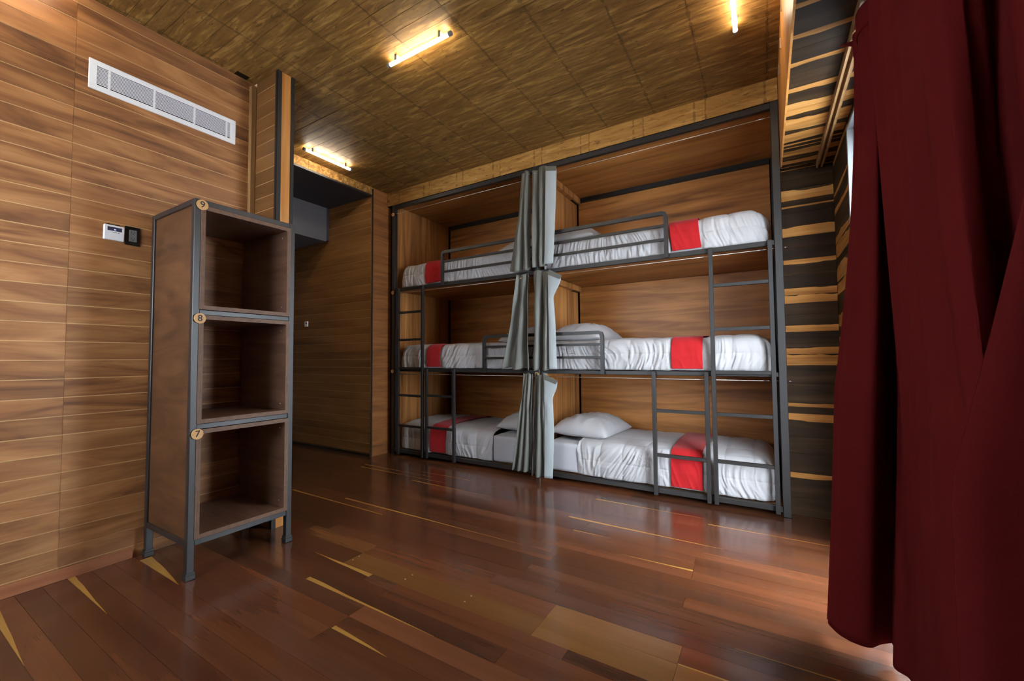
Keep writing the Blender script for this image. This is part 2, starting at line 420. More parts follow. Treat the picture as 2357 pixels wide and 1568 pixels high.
hd = struct(box('wall_header', (-.10, -.004, YC+.112, -.228, 3.062, HC), M['joint_dark']))
for i in range(4):
    y0 = -1.83 + .40*i
    q = box('panel', (-.006, 0, y0, y0+.398, 3.062, HC), M['fascia'], hd); q.location -= hd.location
q = box('angle_iron', (-.02, .006, -1.83, -.232, 3.048, 3.066), M['steel'], hd); q.location -= hd.location
cp = struct(box('ceiling_passage', (-2.6, -.004, YC+.11, -.228, 3.052, 3.062), M['soffit_dark']))
du = struct(box('wall_duct', (-2.6, -.80, -1.2, -.268, 2.623, 3.052), M['grey_paint'], None, .002))
wdu = struct(box('trim_2', (-2.6, -.802, -.268, -.229, 2.64, 3.052), M['soffit_dark']))

# --- walls above and beside the bunks
fa = struct(box('wall_fascia', (-.004, XS, .006, .11, 2.992, HC), M['joint_dark']))
xa = [0, .204] + [.204+.4805*k for k in range(1, 9)]
for a, b in zip(xa[:-1], xa[1:]):
    q = box('panel', (a+.001, min(b, XS)-.001, 0, .008, 2.992, HC), M['fascia'], fa); q.location -= fa.location
ab = struct(box('wall_alcove', (-.14, XS+.02, 1.09, 1.2, 0, 3.2), M['joint_dark']))
al = struct(box('wall_alcove_left', (-.14, .083, .061, 1.09, 0, 3.2), M['joint_dark']))
ar = struct(box('wall_alcove_right', (4.052, 4.6, .212, 1.2, 0, 3.2), M['joint_dark']))
wr = struct(box('wall_right_back', (4.045, XR+.1, YR+.006, YR+.11, 0, ZS+.02), M['joint_dark']))
# z edges with tan shares (low edge, high edge): read from the slabs beside the bunk post
bands = [(0, .125, 0, 0, .9), (.125, .262, 0, .0, .9), (.262, .30, 0, 1, 1), (.30, .44, 0, 0, .9), (.44, .555, 0, 0, .9), (.555, .665, 0, 0, 1), (.665, .72, 0, .98, .8),
         (.72, .768, 0, 0, 1), (.768, .795, 1, 0, .8), (.795, .93, 0, 0, .8), (.93, 1.075, 0, .06, .7), (1.075, 1.145, 1, 0, .85), (1.145, 1.195, 1, 0, .9),
         (1.195, 1.305, 0, 0, .7), (1.305, 1.352, 1, 0, .9), (1.352, 1.43, 0, 0, .7), (1.43, 1.512, 0, 0, .9), (1.512, 1.572, 1, 0, .9), (1.572, 1.622, 1, 0, .9),
         (1.622, 1.72, 0, .0, .7), (1.72, 1.83, 0, .26, .75), (1.83, 1.915, 0, 0, .7), (1.915, 1.998, 0, 0, .75), (1.998, 2.072, .95, 0, .85), (2.072, 2.17, .0, 0, .7),
         (2.17, 2.225, 0, .24, .7), (2.225, 2.265, 0, 0, .7), (2.265, 2.345, .95, 0, .9), (2.345, 2.42, 0, 0, .6), (2.42, 2.50, 0, 0, .6)]
for (a, b, lo, hi, tn) in bands:
    q = box('board', (4.05, XR-.001, YR + random.uniform(-.001, .001), YR+.009, a+.001, b-.0005), M['slab_wall'], wr); q.location -= wr.location
    q.color = (tn, lo, hi, 1)
# window wall: boards between the corner and the window, lintel, sill, far part
YW0, YW1, ZW0, ZW1 = -.515, -2.95, .03, 2.43
wrt = struct(boxes('wall_right', [(XR+.006, XR+.2, YW0+.02, YR+.1, 0, ZS+.1), (XR+.006, XR+.2, YB, YW1-.02, 0, ZS+.1), (XR+.006, XR+.2, YW1-.02, YW0+.02, ZW1+.02, ZS+.1), (XR+.006, XR+.2, YW1-.02, YW0+.02, -.05, ZW0-.01)], M['joint_dark']))
zz = 0; k = 0
while zz < ZS-.02:
    h = random.choice((.09, .11, .13, .075)); h = min(h, ZS-zz); lo, hi = random.choice(((0, 0), (.5, 0), (0, .35), (.9, 0), (0, 0)))
    q = box('board', (XR + random.uniform(-.001, .001), XR+.009, YW0+.012, YR-.002, zz+.001, zz+h-.0005), M['slab_y'], wrt); q.color = (.8, lo, hi, 1)
    q = box('board', (XR, XR+.009, YB, YW1-.012, zz+.001, zz+h-.0005), M['slab_y'], wrt); q.color = (.8, lo, hi, 1)
    zz += h
q = box('board', (XR, XR+.009, YW1-.012, YW0+.012, ZW1+.012, ZS), M['slab_y'], wrt); q.color = (.8, .3, 0, 1)
BX0, BX1, BZ0, BZ1 = 1.0, 2.4, 1.15, 2.25
wk = struct(boxes('wall_behind', [(XL-.16, BX0, YB-.12, YB, 0, HC+.05), (BX1, XR+.2, YB-.12, YB, 0, HC+.05), (BX0, BX1, YB-.12, YB, 0, BZ0), (BX0, BX1, YB-.12, YB, BZ1, HC+.05)], M['board_x']))

# --- bulkhead over the window
wb = struct(boxes('wall_bulkhead', [(XS+.006, XR+.22, YB, YR+.11, ZS+.022, HC+.06), (XS+.006, XR+.01, YB, YR, ZS+.006, ZS+.022)], M['joint_dark']))
yE = [.10, .03, -.045, -.12, -.20, -.29, -.36, -.45, -.535, -.59, -.70, -.80, -.92, -1.02, -1.14, -1.24, -1.34, -1.44, -1.60, -1.78, -1.95, -2.15, -2.4, -2.7, -3.0, -3.3, -3.7, -4.1, YB]
share = [(0, .25), (.3, .0), (0, .55), (.45, 0), (0, .5), (.35, .2), (.6, 0), (0, .55), (.7, 0), (0, .8), (.55, 0), (0, .45), (.5, 0), (0, .0), (.3, 0), (0, 0), (.28, 0), (0, 0), (0, .15), (0, 0)]
for i, (b, a) in enumerate(zip(yE[:-1], yE[1:])):
    lo, hi = share[i % len(share)]
    q = box('board', (XS+.001, XR, a+.0005, b-.0008, ZS + random.uniform(-.0006, .0006), ZS+.009), M['slab_soffit'], wb); q.color = (.8, lo, hi, 1)
zb = ZS-.002
for i in range(7):
    z1 = min(zb + .097, HC)
    q = box('face_board', (XS, XS+.009, YB, .0, zb+.0008, z1-.0005), M['panel_light'], wb); zb = z1
# small hinges on the bulkhead face
for y, z in ((-.32, 3.02), (-.62, 3.0), (-.86, 3.06), (-1.02, 3.03)):
    q = box('hinge', (XS-.006, XS+.001, y-.008, y+.008, z-.03, z+.03), M['chrome'], wb)

# --- ceiling: printed panels
ce = struct(box('ceiling', (-.1, XS+.02, YB, .1, HC+.005, HC+.12), M['joint_dark']))
light_block = struct(box('ceiling_light_block', (-2.8, XR+.3, YB-.2, 1.3, HC+.13, HC+.2), M['joint_dark']))  # unseen slab added over the shell to stop sky light leaking in
PW = .0835
rows = int((0-YB)/PW)+1
cm = {}
for r_ in range(rows):
    y1 = -r_*PW - .0; y0 = y1-PW
    if r_ >= 36 and r_ % 3: continue
    hgt = PW if r_ < 36 else PW*3
    if y0 - (hgt-PW) < YB: pass
    off = (-.015 + (r_ % 3)*.4) - 1.2
    x = off
    while x < XS:
        x0, x1 = max(x, -.004), min(x+1.2, XS+.004)
        if y1 < -1.84: x0 = max(x0, XL-.0)
        if x1-x0 > .02:
            if r_ == 24 and x0 < XL+.04: x0 = XL+.05
            key = (round(x0-x, 3), round(x1-x, 3), hgt)
            if key not in cm:
                bm = bmesh.new(); badd(bm, x0-x+.0012, x1-x-.0012, -hgt+.0013, -.0013, 0, .008); cm[key] = fin(bm, 'panel'); cm[key].materials.append(M['ceil'])
            link('panel', cm[key], None, ce, Vector((x, y1, HC + random.uniform(-.0008, .0008))) - ce.location)
        x += 1.2

# --- floor planks
fl = struct(box('floor', (-2.7, XR+.2, YB-.1, 1.2, -.12, -.004), M['joint_dark']))
PF = .0907
def prow(y): return round((-.299-y)/PF)
# (row index of the plank's lower-y seam, which edge carries gold ('n' near/low y, 'f' far), x of wide end, x of tip, width)
golds = [(12, 'n', .364, 1.836, .016), (11, 'n', .956, 2.68, .015), (21, 'n', 1.855, 2.75, .020), (23, 'n', 2.32, 2.66, .022), (19, 'f', 2.12, 1.6, .022), (2, 'n', .2, 1.226, .012),
         (3, 'n', .25, 1.57, .018), (4, 'n', 1.065, 2.0, .014), (5, 'n', 2.69, 3.70, .018), (0, 'n', 2.73, 3.56, .012), (2, 'f', 3.557, 4.36, .010),
         (9, 'n', 3.562, 3.15, .014), (8, 'f', 2.808, 3.09, .008), (28, 'n', .77, 1.38, .026), (31, 'n', .77, 1.55, .030), (25, 'n', .85, 1.35, .05), (17, 'n', 4.3, 3.0, .012), (1, 'n', 1.55, .6, .008), (15, 'n', 4.36, 3.75, .008)]
tans = [(17, 1.27, 1.876, .86), (18, 1.86, 3.068, .92), (18, 3.068, 3.613, 1), (17, 3.068, 3.613, .97), (18, 3.613, 4.36, .95), (19, 3.235, 3.8, .93)]
jts = {18: [1.876, 3.068, 3.613], 17: [1.27, 1.876, 3.068, 3.613], 19: [2.315, 3.235], 20: [2.315, 3.55], 22: [2.315], 24: [2.311], 13: [3.568], 10: [2.69, 3.566], 8: [3.556], 16: [2.69], 23: [2.316]}
rng = random.Random(11)
for r_ in range(-1, 48):
    EO = {17: -1.862, 18: -1.996, 19: -2.060}
    y1 = EO.get(r_-1, -.299 - PF*(r_-1)) if r_ > -1 else 1.1
    y0 = EO.get(r_, -.299 - PF*r_) if r_ > -1 else -.299 + PF
    if r_ == -1: y0 = y0
    if y0 < YB: y0 = YB
    if y1 <= YB + .01: continue
    # left end of the row: left wall in front of the column, corridor end beyond it
    xmin = XL-.004 if y0 < YC-.02 else -2.6
    js = set(jts.get(r_, []))
    for g in golds:
        if g[0] == r_: js.add(g[2])
    js = sorted(j for j in js if xmin+.05 < j < XR-.05)
    cuts = [xmin] + js + [XR+.008]
    full = [cuts[0]]
    for a, b in zip(cuts[:-1], cuts[1:]):
        n = max(1, int(round((b-a)/1.5)))
        if y1 < -3.2: n = 1
        for i in range(1, n): full.append(a + (b-a)*(i + rng.uniform(-.18, .18))/n)
        full.append(b)
    for a, b in zip(full[:-1], full[1:]):
        if b-a < .05: continue
        tone = rng.choice((.2, .35, .5, .55, .6, .7)); col = (tone, 0, 0, 1); ox, oy = a, y0
        for (gr, ed, gw, gt, wd) in golds:
            if gr == r_ and (abs(a-max(gw, xmin)) < .06 and gt > gw or abs(b-gw) < .06 and gt < gw):
                ox = a if gt > gw else b; oy = y0 if ed == 'n' else y1
                col = (tone, wd*10, abs(gt-gw)/4, 1)
        for (tr_, ta, tb, tv) in tans:
            if tr_ == r_ and a >= ta-.1 and b <= tb+.1: col = (tv, 0, 0, 1)
        q = box('plank', (a+.0006, b-.0006, y0+.0005, y1-.0005, -.010, rng.uniform(-.0006, 0)), M['floor'], fl, 0, (ox, oy, 0))
        q.location -= fl.location; q.color = col

for (x, y) in ((1.892, -1.900), (1.896, -1.945), (2.305, -1.895), (2.304, -1.944), (2.69, -1.894), (2.691, -1.946)):
    q = cyl('plug', (x, y, -.002), (x, y, .0004), .0045, M['trim'], fl, 10); q.location -= fl.location

# ================================================================== WINDOW
wn_ = struct(boxes('window_1', [(XR-.004, XR+.13, YW0-.0, YW0+.022, ZW0, ZW1+.02), (XR-.004, XR+.13, YW1-.02, YW1, ZW0, ZW1+.02),
                                (XR-.004, XR+.13, YW1, YW0, ZW1, ZW1+.02), (XR-.004, XR+.13, YW1, YW0, ZW0-.02, ZW0)], M['alu'], None, .0015))
for (x0, x1) in ((.030, .036), (.062, .070), (.100, .108)):
    boxes('track', [(XR+x0, XR+x1, YW0-.014, YW0, ZW0, ZW1), (XR+x0, XR+x1, YW1, YW0-.014, ZW1-.014, ZW1), (XR+x0, XR+x1, YW1, YW0-.014, ZW0, ZW0+.012)], M['alu'], wn_)
for (y0, y1, x0) in ((-1.75, -.53, .075), (-2.94, -1.71, .040)):
    boxes('sash', [(XR+x0, XR+x0+.022, y0, y0+.045, ZW0+.012, ZW1-.014), (XR+x0, XR+x0+.022, y1-.045, y1, ZW0+.012, ZW1-.014), (XR+x0, XR+x0+.022, y0+.045, y1-.045, ZW1-.07, ZW1-.014), (XR+x0, XR+x0+.022, y0+.045, y1-.045, ZW0+.012, ZW0+.07)], M['alu'], wn_)
    box('glass_pane', (XR+x0+.009, XR+x0+.013, y0+.04, y1-.04, ZW0+.06, ZW1-.06), M['glass'], wn_)
for y, z in ((-.53, 2.35), (-.53, 2.12), (-.53, 1.95), (-.53, 1.78)):
    cyl('screw', (XR+.048, YW0-.0005, z-.1), (XR+.048, YW0-.0025, z-.1), .004, M['dark_hole'], wn_, 8)
wn2 = struct(boxes('fill_window', [(BX0, BX0+.05, YB-.10, YB+.01, BZ0, BZ1), (BX1-.05, BX1, YB-.10, YB+.01, BZ0, BZ1), (BX0+.05, BX1-.05, YB-.10, YB+.01, BZ0, BZ0+.05), (BX0+.05, BX1-.05, YB-.10, YB+.01, BZ1-.05, BZ1), (1.675, 1.725, YB-.08, YB-.01, BZ0+.05, BZ1-.05)], M['alu'], None, .002))  # unseen window added behind the camera as daylight fill
box('glass_pane', (BX0+.04, BX1-.04, YB-.052, YB-.048, BZ0+.04, BZ1-.04), M['glass'], wn2)
blk = struct(box('floor_sky_block', (XR+.2, XR+3.2, -6, 2.5, -.25, -.06), M['sky_block']))  # unseen slab added outside to block sky glow from below
rail = thing('curtain_rail', (4.28, -.6, 2.455), 'pale slotted curtain rail screwed under the striped bulkhead beside the window', 'curtain rail')
for x0 in (-.018, .008):
    boxes('channel', [(x0, x0+.010, -2.4, .66, 0, .034), ], M['trim'], rail)
box('track_plate', (-.02, .03, -2.4, .66, .028, .035), M['trim'], rail)

# ================================================================== LIGHTS
def tube_light(loc, axis, L, mat, label, lname='tube_light'):
    t = thing(lname, loc, label, 'light', 'ceiling tube lights')
    d = Vector((1, 0, 0)) if axis == 'x' else Vector((0, 1, 0))
    cyl('tube', -d*(L/2-.02), d*(L/2-.02), .0118, mat, t, 20)
    for s in (-1, 1):
        cyl('end_cap', d*s*(L/2-.022), d*s*(L/2), .0145, M['grey_plastic'], t, 16)
        c = d*s*(L/2-.085)
        e = Vector((.010, .016, 0)) if axis == 'x' else Vector((.016, .010, 0))
        boxes('clip', [(c.x-e.x, c.x+e.x, c.y-e.y, c.y+e.y, .0, .0345)], M['grey_plastic'], t)
    return t
ZT = HC-.036
tube_light((2.06, -1.603, ZT), 'x', .55, M['tube'], 'lit ceiling tube in the middle of the ceiling, parallel to the bunks')
tube_light((.245, -.975, ZT), 'y', .54, M['tube_cool'], 'lit ceiling tube over the corridor mouth, behind the column')
tube_light((3.818, -.96, ZT), 'y', .55, M['tube'], 'lit ceiling tube beside the bulkhead, cut by the top edge')
tube_light((3.1, -3.95, ZT), 'x', .55, M['tube'], 'added fill tube behind the viewpoint, out of the picture')  # unseen tube added to brighten the locker and left wall
tube_light((-.42, -1.50, 3.052-.036), 'y', .54, M['tube_dim'], 'lit tube under the dark corridor ceiling, hidden behind the column')
tube_light((.90, -3.22, ZT), 'y', .55, M['tube'], 'lit ceiling tube close to the left wall, just outside the picture')

# ================================================================== LEFT WALL FITTINGS
vt = thing('air_vent', (XL, -2.822, 2.648), 'long white slatted air vent grille high on the left wall', 'vent')
VL, VH = .747, .168
boxes('frame', [(-.0, .010, 0, VL, 0, .030), (0, .010, 0, VL, VH-.030, VH), (0, .010, 0, .034, .030, VH-.03), (0, .010, VL-.034, VL, .030, VH-.03)], M['white'], vt, .002)
box('slat_shade', (.0005, .002, .03, VL-.03, .028, VH-.028), M['dark_hole'], vt)  # near-black plate, paints in the shade behind the slats
NS = 13
for i in range(NS):
    z = .034 + (VH-.068)*(i+.5)/NS
    b = box('slat', (.0066, .009, .032, VL-.032, z-.0019, z+.0019), M['white'], vt)
for y in (.085, .29, .50, .69):
    box('mullion', (.001, .0092, y-.005, y+.005, .030, VH-.03), M['white'], vt)
th = thing('thermostat', (XL, -2.742, 1.819), 'white wall thermostat with a small dark display beside a black socket', 'thermostat')
box('body', (0, .018, 0, .088, 0, .085), M['white'], th, .003)
box('display', (.017, .0186, .014, .076, .052, .074), M['lcd'], th)
box('display_icon', (.0184, .0189, .042, .050, .057, .063), M['lcd_icon'], th)
box('dark_gap', (0, .008, .012, .070, .085, .092), M['black_plate'], th)  # black strip, paints in the dark gap above the body
box('button', (.017, .0188, .060, .065, .042, .045), M['black_plate'], th)
box('printed_mark', (.0175, .0183, .036, .054, .0425, .0455), M['grey_plastic'], th)
ou = thing('power_socket', (XL, -2.650, 1.809), 'black framed power socket with grey double outlet on the left wall', 'socket')
box('cover_plate', (0, .006, 0, .070, 0, .110), M['black_plate'], ou, .002)
box('outlet', (.005, .009, .019, .054, .022, .090), M['grey_plastic'], ou, .001)
for z in (.036, .072):
    for y in (.029, .043): box('slot', (.0086, .0093, y-.0012, y+.0012, z, z+.009), M['ink'], ou)
    cyl('earth_hole', (.0086, .036, z-.005), (.0093, .036, z-.005), .003, M['ink'], ou, 8)
sw = thing('wall_control', (-1.255, -.228, 1.562), 'small white wall control on the dark boards of the corridor', 'wall control')
box('body', (-.032, .032, -.016, 0, 0, .07), M['white'], sw, .003)
box('display', (-.006, .022, -.0168, -.0155, .034, .056), M['lcd'], sw)

# ================================================================== LOCKER
lk = thing('locker_shelf', (1.075, -2.27, 0), 'tall steel framed open shelf of three plywood compartments numbered 7, 8 and 9', 'shelf')
lo = Vector((1.075, -2.27, 0))
def L(b): return (b[0]-lo.x, b[1]-lo.x, b[2]-lo.y, b[3]-lo.y, b[4], b[5])
X0, X1, Y0, Y1 = .80, 1.354, -2.536, -1.982
PS = .034
for (x, y) in ((X0, Y0), (X0, Y1-PS), (X1-PS, Y0), (X1-PS, Y1-PS)):
    lg = box('leg', L((x, x+PS, y, y+PS, .0, 2.0)), M['steel'], lk, .0025)
    ft = box('foot', (-.006, PS+.006, -.006, PS+.006, .0005, .028), M['steel'], lg, .003)
    box('collar', (-.003, PS+.003, -.003, PS+.003, .028, .040), M['steel'], lg, .001)
for z0, z1 in ((.168, .198), (.770, .797), (1.378, 1.404), (1.970, 2.0)):
    if z0 > .2 and z0 < 1.9:
        box('rail', L((X1-PS, X1-.003, Y0+PS, Y1-PS, z0, z1)), M['steel'], lk, .002)
        continue
    for y in (Y0, Y1-PS): box('rail', L((X0+PS, X1-PS, y, y+PS-.004, z0, z1)), M['steel'], lk, .002)
    for x in (X0+.002, X1-PS): box('rail', L((x, x+PS-.002, Y0+PS, Y1-PS, z0, z1)), M['steel'], lk, .002)
for y in (Y0+.010, Y1-.022):
    box('side_panel', L((X0+PS-.004, X1-PS+.004, y, y+.012, .195, 1.972)), M['locker_side'], lk)
T = .022
for z0, z1 in ((.200, .768), (.799, 1.376), (1.406, 1.968)):
    cpt = bpy.data.objects.new('compartment', None); C.objects.link(cpt); cpt.parent = lk
    a, b = Y0+.030, Y1-.030; xf = X1+.004
    xb = X0+.02
    for nm, bb in (('left_panel', (xb, xf-.002, a, a+T, z0, z1)), ('right_panel', (xb, xf-.002, b-T, b, z0, z1)), ('top_panel', (xb, xf-.002, a+T, b-T, z1-T, z1)), ('bottom_panel', (xb, xf-.002, a+T, b-T, z0, z0+T))):
        box(nm, L(bb), M['locker_ply'], cpt)
    for nm, bb, mm in (('ply_edge', (xf-.002, xf, a, a+T, z0, z1), 'edge_y'), ('ply_edge', (xf-.002, xf, b-T, b, z0, z1), 'edge_y'), ('ply_edge', (xf-.002, xf, a+T, b-T, z1-T, z1), 'edge_z'), ('ply_edge', (xf-.002, xf, a+T, b-T, z0, z0+T), 'edge_z')):
        box(nm, L(bb), M[mm], cpt)
    for zz_ in (z0+.06, z1-.06):
        cyl('screw', (X1-.05-lo.x, b-T-lo.y, zz_), (X1-.05-lo.x, b-T-.0015-lo.y, zz_), .004, M['wire'], cpt, 8)
def disc(parent, ctr, normal, body, rad=.0275, size=.046, label=None):
    ctr = Vector(ctr); n = Vector(normal)
    d = cyl('number_disc', ctr, ctr + n*.005, rad, M['disc'], parent, 28)
    d['label'] = label
    rot = (R(90), 0, R(90)) if abs(n.x) > .5 else (R(90), 0, 0)
    text(body, size, M['ink'], d, n*.0031, rot)
for z, s in ((1.968, '9'), (1.357, '8'), (.747, '7')):
    disc(lk, (X1+.0035-lo.x, -2.503-lo.y, z), (1, 0, 0), s, .0275, .048, 'round pale wooden disc with the number ' + s)

# ================================================================== BUNKS
bk = thing('bunk_bed', (2.06, .5, 0), 'black steel six berth bunk bed built into the wooden alcove', 'bunk bed')
bo = Vector((2.06, .5, 0))
def B(b): return (b[0]-bo.x, b[1]-bo.x, b[2]-bo.y, b[3]-bo.y, b[4], b[5])
S = M['steel']
PL, PM, PR = (.085, .132), (2.030, 2.078), (3.998, 4.048)
for (a, b) in (PL, PM, PR):
    box('post', B((a, b, 0, .05, 0, 2.992)), S, bk, .003)
    box('back_post', B((a+.01, b-.02, 1.02, 1.046, 0, 2.99)), M['black'], bk)
bays = ((PL[1], PM[0]), (PM[1], PR[0]))
for (a, b) in bays:
    for (z0, z1) in ((.032, .072), (.982, 1.016), (1.934, 1.972), (2.942, 2.988)):
        box('rail', B((a, b, .004, .044, z0, z1)), S, bk, .003)
    for z0, z1 in ((2.945, 2.99),): box('back_rail', B((a, b, 1.01, 1.045, z0, z1)), M['black'], bk)
    for (z0, z1) in ((.045, .060), (.994, 1.006), (1.948, 1.962)):
        box('bed_deck', B((a+.001, b-.001, .046, 1.044, z0, z1)), M['panel_x'], bk)
    box('top_panel', B((a-.02, b+.02, .05, 1.06, 2.993, 3.01)), M['panel_x'], bk)
    for (z0, z1) in ((.062, .99), (1.008, 1.945), (1.964, 2.944)):
        box('back_panel', B((a, b, 1.046, 1.062, z0, z1)), M['panel_x'], bk)
for (z0, z1) in ((.0, .99), (.992, 1.945), (1.947, 2.99)):
    box('end_panel', B((PL[0]+.005, PL[0]+.03, .05, 1.02, z0, z1)), M['panel_z'], bk)
    box('end_panel', B((PR[1]-.025, PR[1]-.003, .05, 1.02, z0, z1)), M['panel_z'], bk)
    box('divider_panel', B((2.044, 2.064, .05, 1.02, z0, z1)), M['panel_z'], bk)
for (z0, z1) in ((.945, .988), (1.885, 1.944), (2.918, 2.985)):
    lb = box('light_box', B((2.064, 2.118, .10, 1.0, z0, z1)), M['panel_z'], bk, .001)
    box('lamp_slot', (.008, .034, .72, .89, -.006, .001), M['black'], lb)
FY = -.030
def ladder(x0, x1, ztop, rungs):
    ld = bpy.data.objects.new('ladder', None); C.objects.link(ld); ld.parent = bk
    for a in (x0, x1-.030): box('stringer', B((a, a+.030, FY, FY+.030, .022, ztop)), S, ld, .002)
    for z in rungs: box('rung', B((x0+.030, x1-.030, FY+.002, FY+.028, z-.013, z+.013)), S, ld, .002)
ladder(.200, .615, 1.965, (.355, .705, 1.02, 1.350, 1.670))
ladder(.648, 1.068, 1.016, (.365, .718))
ladder(3.564, 3.984, 1.968, (.345, .698, 1.012, 1.338, 1.672))
ladder(3.122, 3.544, 1.012, (.342, .698))
def guard(x0, x1, zl, zt, open_left, open_right):
    g = bpy.data.objects.new('guard_rail', None); C.objects.link(g); g.parent = bk
    # bent top bar with rounded corners: sweep a square section
    r = .03; pts = []
    if open_left: pts += [(x0+.015, zl-.035)]
    pts += [(x0+.015, zt-.015-r), (x0+.015+r*.29, zt-.015-r*.29), (x0+.015+r, zt-.015)] if open_left else [(x0, zt-.015)]
    pts += [(x1-.015-r, zt-.015), (x1-.015-r*.29, zt-.015-r*.29), (x1-.015, zt-.015-r)] if open_right else [(x1, zt-.015)]
    if open_right: pts += [(x1-.015, zl-.035)]
    bm = bmesh.new(); rings = []
    for i, p in enumerate(pts):
        p = Vector((p[0], p[1])); dn = Vector(pts[min(i+1, len(pts)-1)]) - p; dp = p - Vector(pts[max(i-1, 0)])
        d = (dn.normalized() + dp.normalized()).normalized(); nn = Vector((-d.y, d.x)); k = .015/max(.6, (nn.dot(Vector((-dn.y, dn.x)).normalized()) if dn.length else 1))
        rings.append([bm.verts.new((p.x+nn.x*sx*k-bo.x, y-bo.y, p.y+nn.y*sx*k)) for (sx, y) in ((-1, FY), (1, FY), (1, FY+.03), (-1, FY+.03))])
    for a, b in zip(rings[:-1], rings[1:]):
        for i in range(4): bm.faces.new((a[i], a[(i+1) % 4], b[(i+1) % 4], b[i]))
    bm.faces.new(rings[0]); bm.faces.new(rings[-1][::-1])
    link('frame_bar', fin(bm, 'frame_bar'), S, g)
    xa, xb = x0 + (.03 if open_left else 0), x1 - (.03 if open_right else 0)
    for dz in (.108, .222):
        box('bar', B((xa, xb, FY+.004, FY+.026, zt-dz-.022, zt-dz)), S, g, .0015)
guard(.880, 2.028, 1.972, 2.318, True, False)
guard(2.080, 3.272, 1.972, 2.318, False, True)
guard(1.438, 2.028, 1.02, 1.365, True, False)
guard(2.080, 2.722, 1.02, 1.365, False, True)
for (a, b) in bays:
    for z in (.953, 1.912, 2.888):
        cyl('curtain_wire', (a-bo.x, .022-bo.y, z), (b-bo.x, .022-bo.y, z), .0022, M['wire'], bk, 8)
        e = a+.012 if a < 1 else b-.06
        if a < 1: cyl('eye_bolt', (a-bo.x, .022-bo.y, z), (a+.03-bo.x, .022-bo.y, z), .007, M['chrome'], bk, 10)
        else:
            cyl('turnbuckle', (b-.09-bo.x, .022-bo.y, z), (b-.02-bo.x, .022-bo.y, z), .0045, M['chrome'], bk, 8)
            if z < 2.5: cyl('bolt_end', (PR[1]-bo.x, .022-bo.y, z), (PR[1]+.028-bo.x, .022-bo.y, z), .003, M['chrome'], bk, 8)
for z, s in ((2.878, '5'), (1.925, '3'), (.981, '1')):
    disc(bk, (PL[0]+.020-bo.x, -.0005-bo.y, z), (0, -1, 0), s, .021, .034, 'small round wooden disc with the number ' + s)
for z, s in ((2.887, '6'), (1.927, '4'), (.975, '2')):
    disc(bk, (2.052-bo.x, -.0005-bo.y, z), (0, -1, 0), s, .021, .034, 'small round wooden disc with the number ' + s)

# ------------------------------------------------------------------ bedding
YF, YK = .045, .955
def profile(inset, H, n=150, crown=.016, under=True, rc=.085):
    """closed-ish section from back hem over the top to the front hem; returns (n,2) y,z and normals"""
    y0, y1, z1 = YF+inset, YK-inset, H-inset*.9
    r = max(min(rc, z1*.45), .01)
    pts = [(y1-.03, .004), (y1, .010)]
    pts += [(y1-.004, z1-r)]
    for k in range(1, 6):
        a = R(90*k/6); pts.append((y1-r+r*math.cos(a), z1-r+r*math.sin(a)))
    for k in range(0, 11):
        f = k/10; pts.append((y1-r+(y0-y1+2*r)*f, z1+crown*math.sin(math.pi*f)))
    for k in range(1, 6):
        a = R(90*k/6); pts.append((y0+r-r*math.sin(a), z1-r+r*math.cos(a)))
    pts += [(y0-.002, z1-r), (y0-.006, z1*.45), (y0+.002, .012), (y0+.026, .004)]
    P = np.array(pts); d = np.r_[0, np.cumsum(np.hypot(*np.diff(P, axis=0).T))]
    # finer samples on the front half
    return P, d
def resample(P, d, s):
    return np.stack([np.interp(s, d, P[:, 0]), np.interp(s, d, P[:, 1])], 1)
def duvet_surface(x_head, x_foot, H, us, nv, disp, off=0.0):
    sgn = 1 if x_foot > x_head else -1
    rF = .13
    rows = []; Pbase, dbase = profile(0, H); Ltot = dbase[-1]
    sv = np.linspace(0, 1, nv)**.8
    sv = sv*Ltot
    front0 = Ltot
    grid = np.zeros((len(us), nv, 3))
    for i, u in enumerate(us):           # u = metres along from the head end, wraps down over the foot end
        Lx = abs(x_foot-x_head); a = u-(Lx-rF)
        if a <= 0: xx, ins = u, 0
        else:
            th = min(a/rF, math.pi/2); xx = Lx-rF+rF*math.sin(th); ins = rF*(1-math.cos(th)) + max(0, a-rF*math.pi/2)
        P, d = profile(ins, H)
        q = resample(P, d, sv/Ltot*d[-1])
        grid[i, :, 0] = x_head+sgn*xx; grid[i, :, 1] = q[:, 0]; grid[i, :, 2] = q[:, 1]
    # normals by finite differences
    du = np.gradient(grid, axis=0); dv = np.gradient(grid, axis=1)
    N = np.cross(du, dv); N /= np.linalg.norm(N, axis=2, keepdims=True)+1e-9
    mid = grid.shape[1]//2
    if N[5, mid, 2] < 0: N = -N
    U, V = np.meshgrid(us, (Ltot-sv), indexing='ij')   # V = metres from the front hem
    D = disp(U, V, N) + off
    edge = np.clip(V/.03, 0, 1)*np.clip((Ltot-V)/.03, 0, 1)
    return grid + N*(D*edge)[..., None], U, V
